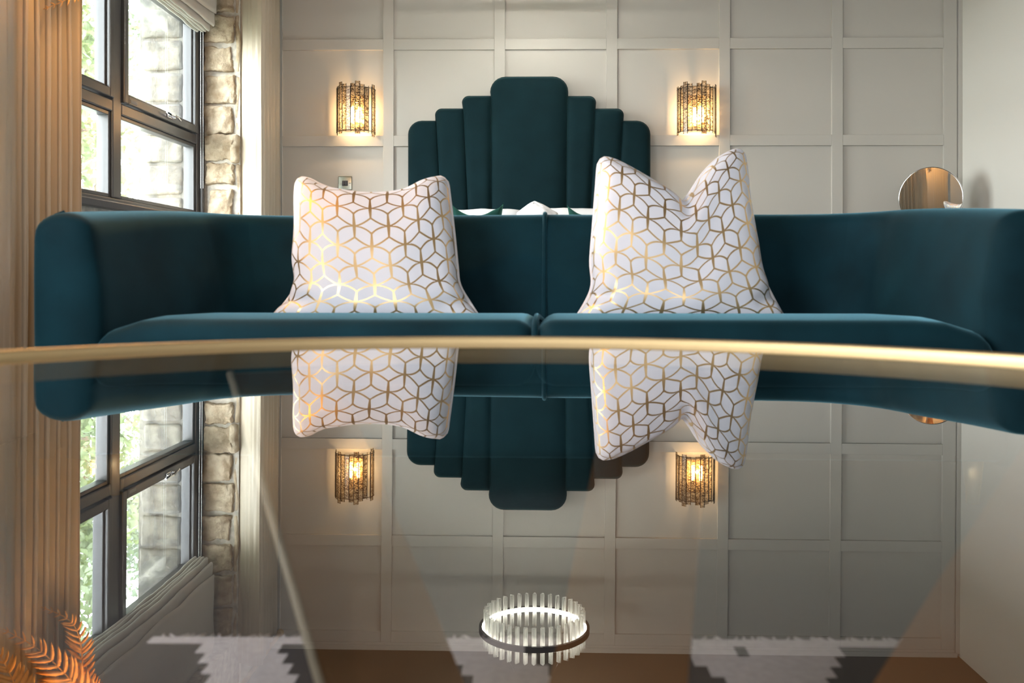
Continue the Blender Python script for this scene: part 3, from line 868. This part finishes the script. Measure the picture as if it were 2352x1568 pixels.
def frame(i):
    a = FULL[max(i-1,0)]; b = FULL[min(i+1,len(FULL)-1)]
    t = Vector((b[0]-a[0], b[1]-a[1])).normalized()
    return Vector((t.y, -t.x))      # inward normal (right of travel)
def shell(i0, i1, name, cap0=False, cap1=False):
    mb = MB(); secs = []
    def ring(i, sc=1, push=0):
        n = frame(i); P = section(arc[i]/TOT); c = Vector((0,.42))
        r = []
        for (q, z) in P:
            q2 = q*sc if sc != 1 else q
            zz = (z - (.60 if z > .60 else z))*sc + (.60 if z > .60 else z) if sc != 1 else z
            r.append((FULL[i][0]+n.x*q2, FULL[i][1]+n.y*q2-push, zz))
        return r
    rings = []
    caps = [(.0,.030),(.45,.029),(.75,.022),(.92,.011)]
    if cap0: rings += [ring(i0, s, p) for s, p in caps]
    rings += [ring(i) for i in range(i0, i1+1)]
    if cap1: rings += [ring(i1, s, p) for s, p in reversed(caps)]
    m_ = len(rings[0])
    for r in rings: mb.v += r
    for j in range(len(rings)-1):
        for k in range(m_-1):
            mb.f.append((j*m_+k, j*m_+k+1, (j+1)*m_+k+1, (j+1)*m_+k))
    o = mb.build(name, M['velvet'], sofa)
    md = o.modifiers.new('sub', 'SUBSURF'); md.levels = md.render_levels = 1
    return o
nL = len(PL); iA = 20; iB = len(FULL)-1-iA; mid = nL-1
shell(0, iA, 'arm', cap0=True); shell(iB, len(FULL)-1, 'arm', cap1=True)
shell(iA, mid, 'back_panel'); shell(mid, iB, 'back_panel')
def seam(i, name, r=.006, push=.001, k0=3, k1=-1):
    n = frame(i); P = section(arc[i]/TOT)[k0:k1]
    pts = [(FULL[i][0]+n.x*(q+ (push if q > 0 else -push)), FULL[i][1]+n.y*(q+(push if q>0 else -push)), z+(.002 if abs(q) < .06 else 0)) for q, z in P]
    return MB().tube(pts, r, 8).build(name, M['velvet'], sofa)
seam(mid, 'back_piping', .0075)
# piping round the arm fronts
for i, sg in ((1,-1),(len(FULL)-2,1)):
    seam(i, 'arm_piping', .004, k0=0, k1=8)
# seat: two bench pads
def seatpad(x0, x1, side):
    def warp(p):
        u = p.x/((x1-x0)/2); v = p.y/.45
        top = max(0, p.z/.075)
        cr = .014*(1-v*v)*top
        slope = -.045*max(0,(p.y+.32)/.9)*1
        # outer end rolls down towards the arm
        uo = u*side
        drop = -.045*max(0,(uo-.72)/.28)**1.6 if uo > .72 else 0
        return p + Vector((0,0,cr + (slope+drop)*(1 if p.z > -.02 else .3)))
    return MB().rbox(((x0+x1)/2, .425, .345), ((x1-x0)/2, .475, .075), .045, n=14, fn=warp).build('seat_pad', M['velvet'], sofa)
seatpad(-1.015, -.0015, -1); seatpad(.0015, 1.015, 1)
MB().tube([(0,.875,.372),(0,.6,.392),(0,.3,.412),(0,.12,.423),(0,.02,.419),(0,-.022,.400),(0,-.046,.37),(0,-.052,.32)], .0075, 8).build('seat_piping', M['velvet'], sofa)
MB().rbox((0,.45,.19), (1.06,.47,.085), .03, n=3).build('base', M['velvet'], sofa)
for x in (-1.0, 1.0):
    for y in (.06,.86): MB().tube([(x,y,.11),(x,y,0)], lambda t:.024-.01*t, 12).build('leg', M['brass'], sofa)

# =================================================================== PATTERNED CUSHIONS
def catmull(pts, n):
    P = [Vector(p) for p in pts]
    L = [0]
    for i in range(1, len(P)): L.append(L[-1]+(P[i]-P[i-1]).length)
    res = []
    for k in range(n+1):
        d = L[-1]*k/n; i = 0
        while i < len(P)-2 and L[i+1] < d: i += 1
        t = (d-L[i])/max(1e-9, L[i+1]-L[i])
        p0 = P[max(i-1,0)]; p1 = P[i]; p2 = P[i+1]; p3 = P[min(i+2,len(P)-1)]
        res.append(.5*((2*p1)+(-p0+p2)*t+(2*p0-5*p1+4*p2-p3)*t*t+(-p0+3*p1-3*p2+p3)*t**3))
    return res
def deco(top, right, bottom, left, label, yb, yt, ytop, ybot, T, seed, creases, uvs, uvo):
    N = 72
    def smooth_w(pxs):
        out_ = []
        for x, y in pxs:
            v = (ybot-y)/(ybot-ytop)
            out_.append(PY(x, y, yb+(yt-yb)*v))
        return catmull(out_, N)
    Tp, Rt, Bt, Lf = smooth_w(top), smooth_w(right), smooth_w(bottom), smooth_w(left)
    # top, bottom: left->right ; left, right: bottom->top
    Lf = Lf[::-1]; Rt = Rt[::-1]
    root = empty('patterned_cushion', (0,0,0), label=label, cat='cushion')
    def at(arr, t):
        t = max(0, min(1, t))*N; i = min(N-1, int(t)); return arr[i].lerp(arr[i+1], t-i)
    nrm = Vector((0, -1, .25)).normalized()
    me = bpy.data.meshes.new('cover'); verts = []; faces = []; uvl = []
    for sg in (1, -1):
        b = len(verts)
        for j in range(N+1):
            for i in range(N+1):
                u, v = i/N, j/N
                a, c = u*2-1, v*2-1
                au = .52*a + .48*sin(a*pi/2); cv = .66*c + .34*sin(c*pi/2)
                U, V = (au+1)/2, (cv+1)/2
                p = (at(Bt,U)*(1-V) + at(Tp,U)*V + at(Lf,V)*(1-U) + at(Rt,V)*U
                     - (Bt[0]*(1-U)*(1-V) + Bt[N]*U*(1-V) + Tp[0]*(1-U)*V + Tp[N]*U*V))
                th = T*max(0,(1-abs(a)**3.2)*(1-abs(c)**3.2))**.55
                th *= 1 + .10*mnoise.noise(Vector((a*2.2+seed, c*2.2, seed)))
                for (ca, cc, da, dc, dep, wid) in creases:
                    # a crease: dent along a short segment
                    l2 = da*da+dc*dc; tt = max(0,min(1,((a-ca)*da+(c-cc)*dc)/l2))
                    dd = sqrt((a-ca-da*tt)**2+(c-cc-dc*tt)**2)
                    th -= dep*math.exp(-(dd/wid)**2)*(1-.6*tt)*min(1,th/.03)
                p = p + nrm*(th*(1 if sg > 0 else -.5))
                verts.append(tuple(p)); uvl.append((u*uvs[0]+uvo[0], v*uvs[1]+uvo[1]))
        for j in range(N):
            for i in range(N):
                q = (b+j*(N+1)+i, b+j*(N+1)+i+1, b+(j+1)*(N+1)+i+1, b+(j+1)*(N+1)+i)
                faces.append(q if sg > 0 else tuple(reversed(q)))
    me.from_pydata(verts, [], faces)
    ul = me.uv_layers.new(name='UVMap')
    for l in me.loops: ul.data[l.index].uv = uvl[l.vertex_index]
    me.materials.append(M['cushion']); me.shade_smooth()
    o = bpy.data.objects.new('cover', me); COL.objects.link(o); o.parent = root
    ring = [p + nrm*.002 for p in (Bt + Rt[1:] + Tp[::-1][1:] + Lf[::-1][1:-1])]
    MB().tube(ring[::2], .0052, 8, closed=True).build('piping', M['cotton'], root)
    return root
deco(top=[(694,409),(712,412),(745,428),(800,444),(862,450),(925,443),(968,420),(995,410),(1012,407)],
     right=[(1012,407),(1027,418),(1033,455),(1043,540),(1050,610),(1056,655),(1082,700),(1112,745)],
     bottom=[(606,748),(700,752),(860,753),(1000,752),(1112,745)],
     left=[(694,409),(682,418),(678,450),(679,530),(675,600),(679,655),(650,703),(606,748)],
     label='white and gold petal cushion on the left seat, top nearly level',
     yb=2.72, yt=2.90, ytop=409, ybot=748, T=.115, seed=3,
     creases=[(-.98,-.55,.35,-.05,.035,.09),(.98,-.62,-.35,-.05,.03,.09),(-.5,1.0,.1,-.3,.012,.12)], uvs=(.70,.59), uvo=(.018,.02))
deco(top=[(1388,363),(1405,366),(1440,385),(1490,418),(1535,448),(1562,464),(1580,450),(1612,402),(1645,368),(1675,350),(1690,345)],
     right=[(1690,345),(1708,353),(1716,400),(1722,470),(1738,560),(1750,628),(1778,690),(1812,748)],
     bottom=[(1310,748),(1400,752),(1560,754),(1700,752),(1812,748)],
     left=[(1388,363),(1375,376),(1370,430),(1363,520),(1357,600),(1360,655),(1342,700),(1310,748)],
     label='white and gold petal cushion on the right seat, top chopped into two peaks',
     yb=2.70, yt=2.88, ytop=345, ybot=748, T=.12, seed=8,
     creases=[(0.08,1.0,0.0,-.45,.05,.10),(-.98,-.6,.3,0,.035,.08),(.98,-.58,-.3,-.1,.035,.08)], uvs=(.72,.67), uvo=(.03,.05))

# =================================================================== RUG
rug = MB(); cx_, cd_ = .0158, .032
RXC, RY1 = PY(1730,638,1.27).x, 1.275
i0 = 53; nx_, ny_ = 92, 46
RX0 = RXC - i0*cx_
mi_ = []
def rug_white(i, j):
    # stepped bands that meet in chevrons
    x = abs(i - i0 + .5)
    if (i - i0) in (-2,) and j in (0, 13): return False
    return ((x + j) % 20.5) < 6.6
rows_ = [(RY1-.024, RY1, None)] + [(RY1-.024-(j+1)*cd_, RY1-.024-j*cd_, j) for j in range(ny_)]
for ya, yb_, j in rows_:
    for i in range(nx_):
        x0 = RX0 + i*cx_; z = .012; b = len(rug.v)
        rug.v += [(x0,ya,z),(x0+cx_,ya,z),(x0+cx_,yb_,z),(x0,yb_,z)]
        rug.f.append((b,b+1,b+2,b+3)); mi_.append(0 if (j is None or rug_white(i,j)) else 1)
x1 = RX0+nx_*cx_; y0 = rows_[-1][0]
b = len(rug.v)
rug.v += [(RX0,y0,0.001),(x1,y0,0.001),(x1,RY1,0.001),(RX0,RY1,0.001),(RX0,y0,.012),(x1,y0,.012),(x1,RY1,.012),(RX0,RY1,.012)]
for q in ((0,1,5,4),(1,2,6,5),(2,3,7,6),(3,0,4,7),(3,2,1,0)): rug.f.append(tuple(b+k for k in q)); mi_.append(0)
rug_r = empty('rug', ((RX0+x1)/2, (RY1+y0)/2, 0), label='black and white stepped-triangle woven rug under the glass table', cat='rug')
me = bpy.data.meshes.new('pile'); me.from_pydata(rug.v, [], rug.f); me.materials.append(M['white_rug']); me.materials.append(M['black_rug'])
me.polygons.foreach_set('material_index', mi_)
o = bpy.data.objects.new('pile', me); COL.objects.link(o); o.parent = rug_r; o.location = (-rug_r.location.x, -rug_r.location.y, 0)
fr = MB()
for k in range(110):
    x = RX0 + (k+.5)*(x1-RX0)/110
    fr.tube([(x, RY1, .007), (x+random.uniform(-.006,.006), RY1+.012, .006), (x+random.uniform(-.01,.01), RY1+.03, .003)], .002, 4)
o = fr.build('fringe', M['white_rug'], rug_r); o.location = (-rug_r.location.x, -rug_r.location.y, 0); tag(o, kind='stuff')

# =================================================================== GLASS TABLE
TX, TY, TR = -.03, .585, .755
tilt = .0038
tab = empty('coffee_table', (TX, TY, 0), label='round glass coffee table with a raised brass rim and splayed copper leg plates', cat='table')
# plane passes through z = GZ at x = 0
tab.rotation_euler = (0, tilt, 0)
zt = GZ - tilt*(0-TX)*-1
zt = GZ + tilt*(0-TX)
top = MB(); n = 128; top.v.append((0,0,zt))
for k in range(n): top.v.append((TR*cos(2*pi*k/n)*.992, TR*sin(2*pi*k/n)*.992, zt))
for k in range(n): top.f.append((0,1+k,1+(k+1)%n))
o = top.build('glass_top', M['tabletop'], tab, False)
hr = .0083
MB().lathe([(TR-.006,zt-.03),(TR-.007,zt+hr-.002),(TR-.005,zt+hr),(TR+.007,zt+hr),(TR+.009,zt+hr-.002),(TR+.009,zt-.03),(TR-.006,zt-.03)], 160).build('rim', M['brass'], tab)
for k in range(8):
    a = radians(90 + 28.5 - 44.5*1 - 45*k + 0)
    a = radians(90) - radians(-28.5 + 44.6*k + (2.2 if k == 0 else 0))
    rt, rb, w = TR-.045, .232, .069
    tw = radians({0: -12.5, 1: -4, 2: -9}.get(k, -8))
    D = [Vector((cos(q), sin(q), 0)) for q in (a, a+tw)]; S = [Vector((-sin(q), cos(q), 0)) for q in (a, a+tw)]
    mb = MB(); th = .006
    for (r_, z, d, s) in ((rt, zt-.032, D[0], S[0]), (rb, .026, D[1], S[1])):
        for q in (-1,1):
            for e in (-1,1):
                mb.v.append(tuple(d*(r_+e*th) + s*q*w + Vector((0,0,z))))
    mb.f = [(0,1,5,4),(2,6,7,3),(0,4,6,2),(1,3,7,5),(0,2,3,1),(4,5,7,6)]
    lp = mb.build('leg', M['copper'], tab, False)
    for q in ((1,) if k == 0 else ()):  # one leg only: added pale strip paints the highlight along its edge
        MB().tube([D[0]*rt + S[0]*q*w + Vector((0,0,zt-.032)), D[1]*rb + S[1]*q*w + Vector((0,0,.026))], .0055, 6).build('edge_glint_strip', M['edge_glint'], lp)
MB().lathe([(.0,.013),(.26,.013),(.26,.026),(0,.026)], 64).build('foot_plate', M['brass'], tab)

# =================================================================== HANGING FERN LIGHT
fy = 2.66
fern = empty('fern_pendant', (PR(300,1700,fy).x, fy, PR(300,1800,fy).z), label='copper fern fronds drooping from a glass pendant beside the near left curtain', cat='pendant light')
fo = fern.location
def frond(path, wid, seed, name='frond'):
    pts = catmull([PR(x, y, fy+dy) - Vector(fo) for x, y, dy in path], 40)
    st = MB().tube(pts, lambda t: .0035-.0025*t, 6)      # path runs base -> tip
    o = st.build(name, M['fern'], fern)
    lf = MB(); rnd = random.Random(seed)
    nl = 22
    for k in range(2, nl):
        t = k/nl; p = pts[int(t*40)]; d = (pts[min(40,int(t*40)+1)]-pts[int(t*40)-1]).normalized()
        side = d.cross(Vector((0,1,0))).normalized()
        L = wid*(sin(min(1,t*1.25+.25)*pi)**.6 if t < .6 else (1-t)*2.1+.08)
        L = wid*min(1, .55+t*1.2)*min(1,(1.04-t)*1.9)
        for sg in (-1,1):
            dirv = (side*sg*.88 + d*.50).normalized()
            bend = d*.30
            m_ = 7; b = len(lf.v)
            for q in range(m_+1):
                f_ = q/m_
                c = p + dirv*L*f_ + bend*L*f_*f_ + Vector((0, rnd.uniform(-.0,.0)-.15*L*f_*f_, 0))
                ww = L*.17*sin(min(1,f_*.93+.07)*pi)**.55*(1 if q % 2 else .82)
                if q == m_: ww = .0005
                nv = d*ww
                lf.v += [tuple(c-nv), tuple(c+Vector((0,-.002,0))), tuple(c+nv)]
            for q in range(m_):
                for e in (0,1):
                    lf.f.append((b+q*3+e, b+q*3+e+1, b+(q+1)*3+e+1, b+(q+1)*3+e))
    tag(lf.build('leaflets', M['fern'], o, solid=.0008), kind='stuff')
frond([(300,1720,.05),(230,1640,.02),(165,1565,0),(95,1500,-.02),(12,1453,-.03)], .075, 1)
frond([(120,1760,.0),(75,1650,-.03),(35,1568,-.06),(10,1520,-.07),(-25,1478,-.08)], .085, 2)
frond([(215,1660,.05),(199,1560,.04),(190,1480,.03),(165,1432,.02),(100,1402,.02)], .05, 3)
frond([(270,1720,.1),(240,1640,.1),(215,1570,.1),(200,1520,.1)], .05, 4)
frond([(340,1740,0),(330,1690,-.05),(300,1640,-.08),(262,1590,-.1)], .05, 5)
cg = PR(262,1660,fy) - Vector(fo)
MB().lathe([(.0,-.085),(.035,-.08),(.062,-.05),(.070,0),(.055,.05),(.035,.075),(.035,.09)], 28, cg).build('glass_bowl', M['clear'], fern)
MB().tube([cg+Vector((0,0,.09)), cg+Vector((0,0,ZT-fo.z-cg.z))], .003, 6).build('cord', M['brass'], fern)
MB().tube([cg+Vector((0,0,.085)), cg+Vector((0,0,.12))], .036, 16).build('cap', M['brass'], fern)
MB().lathe([(0,-.03),(.018,-.02),(.022,0),(.012,.035),(.0,.04)], 16, cg+Vector((0,0,.02))).build('bulb', M['bulb'], fern)
light('fern_pendant_glow', 'POINT', tuple(Vector(fo)+cg+Vector((0,0,-.02))), 31, (1,.50,.16), size=.02)
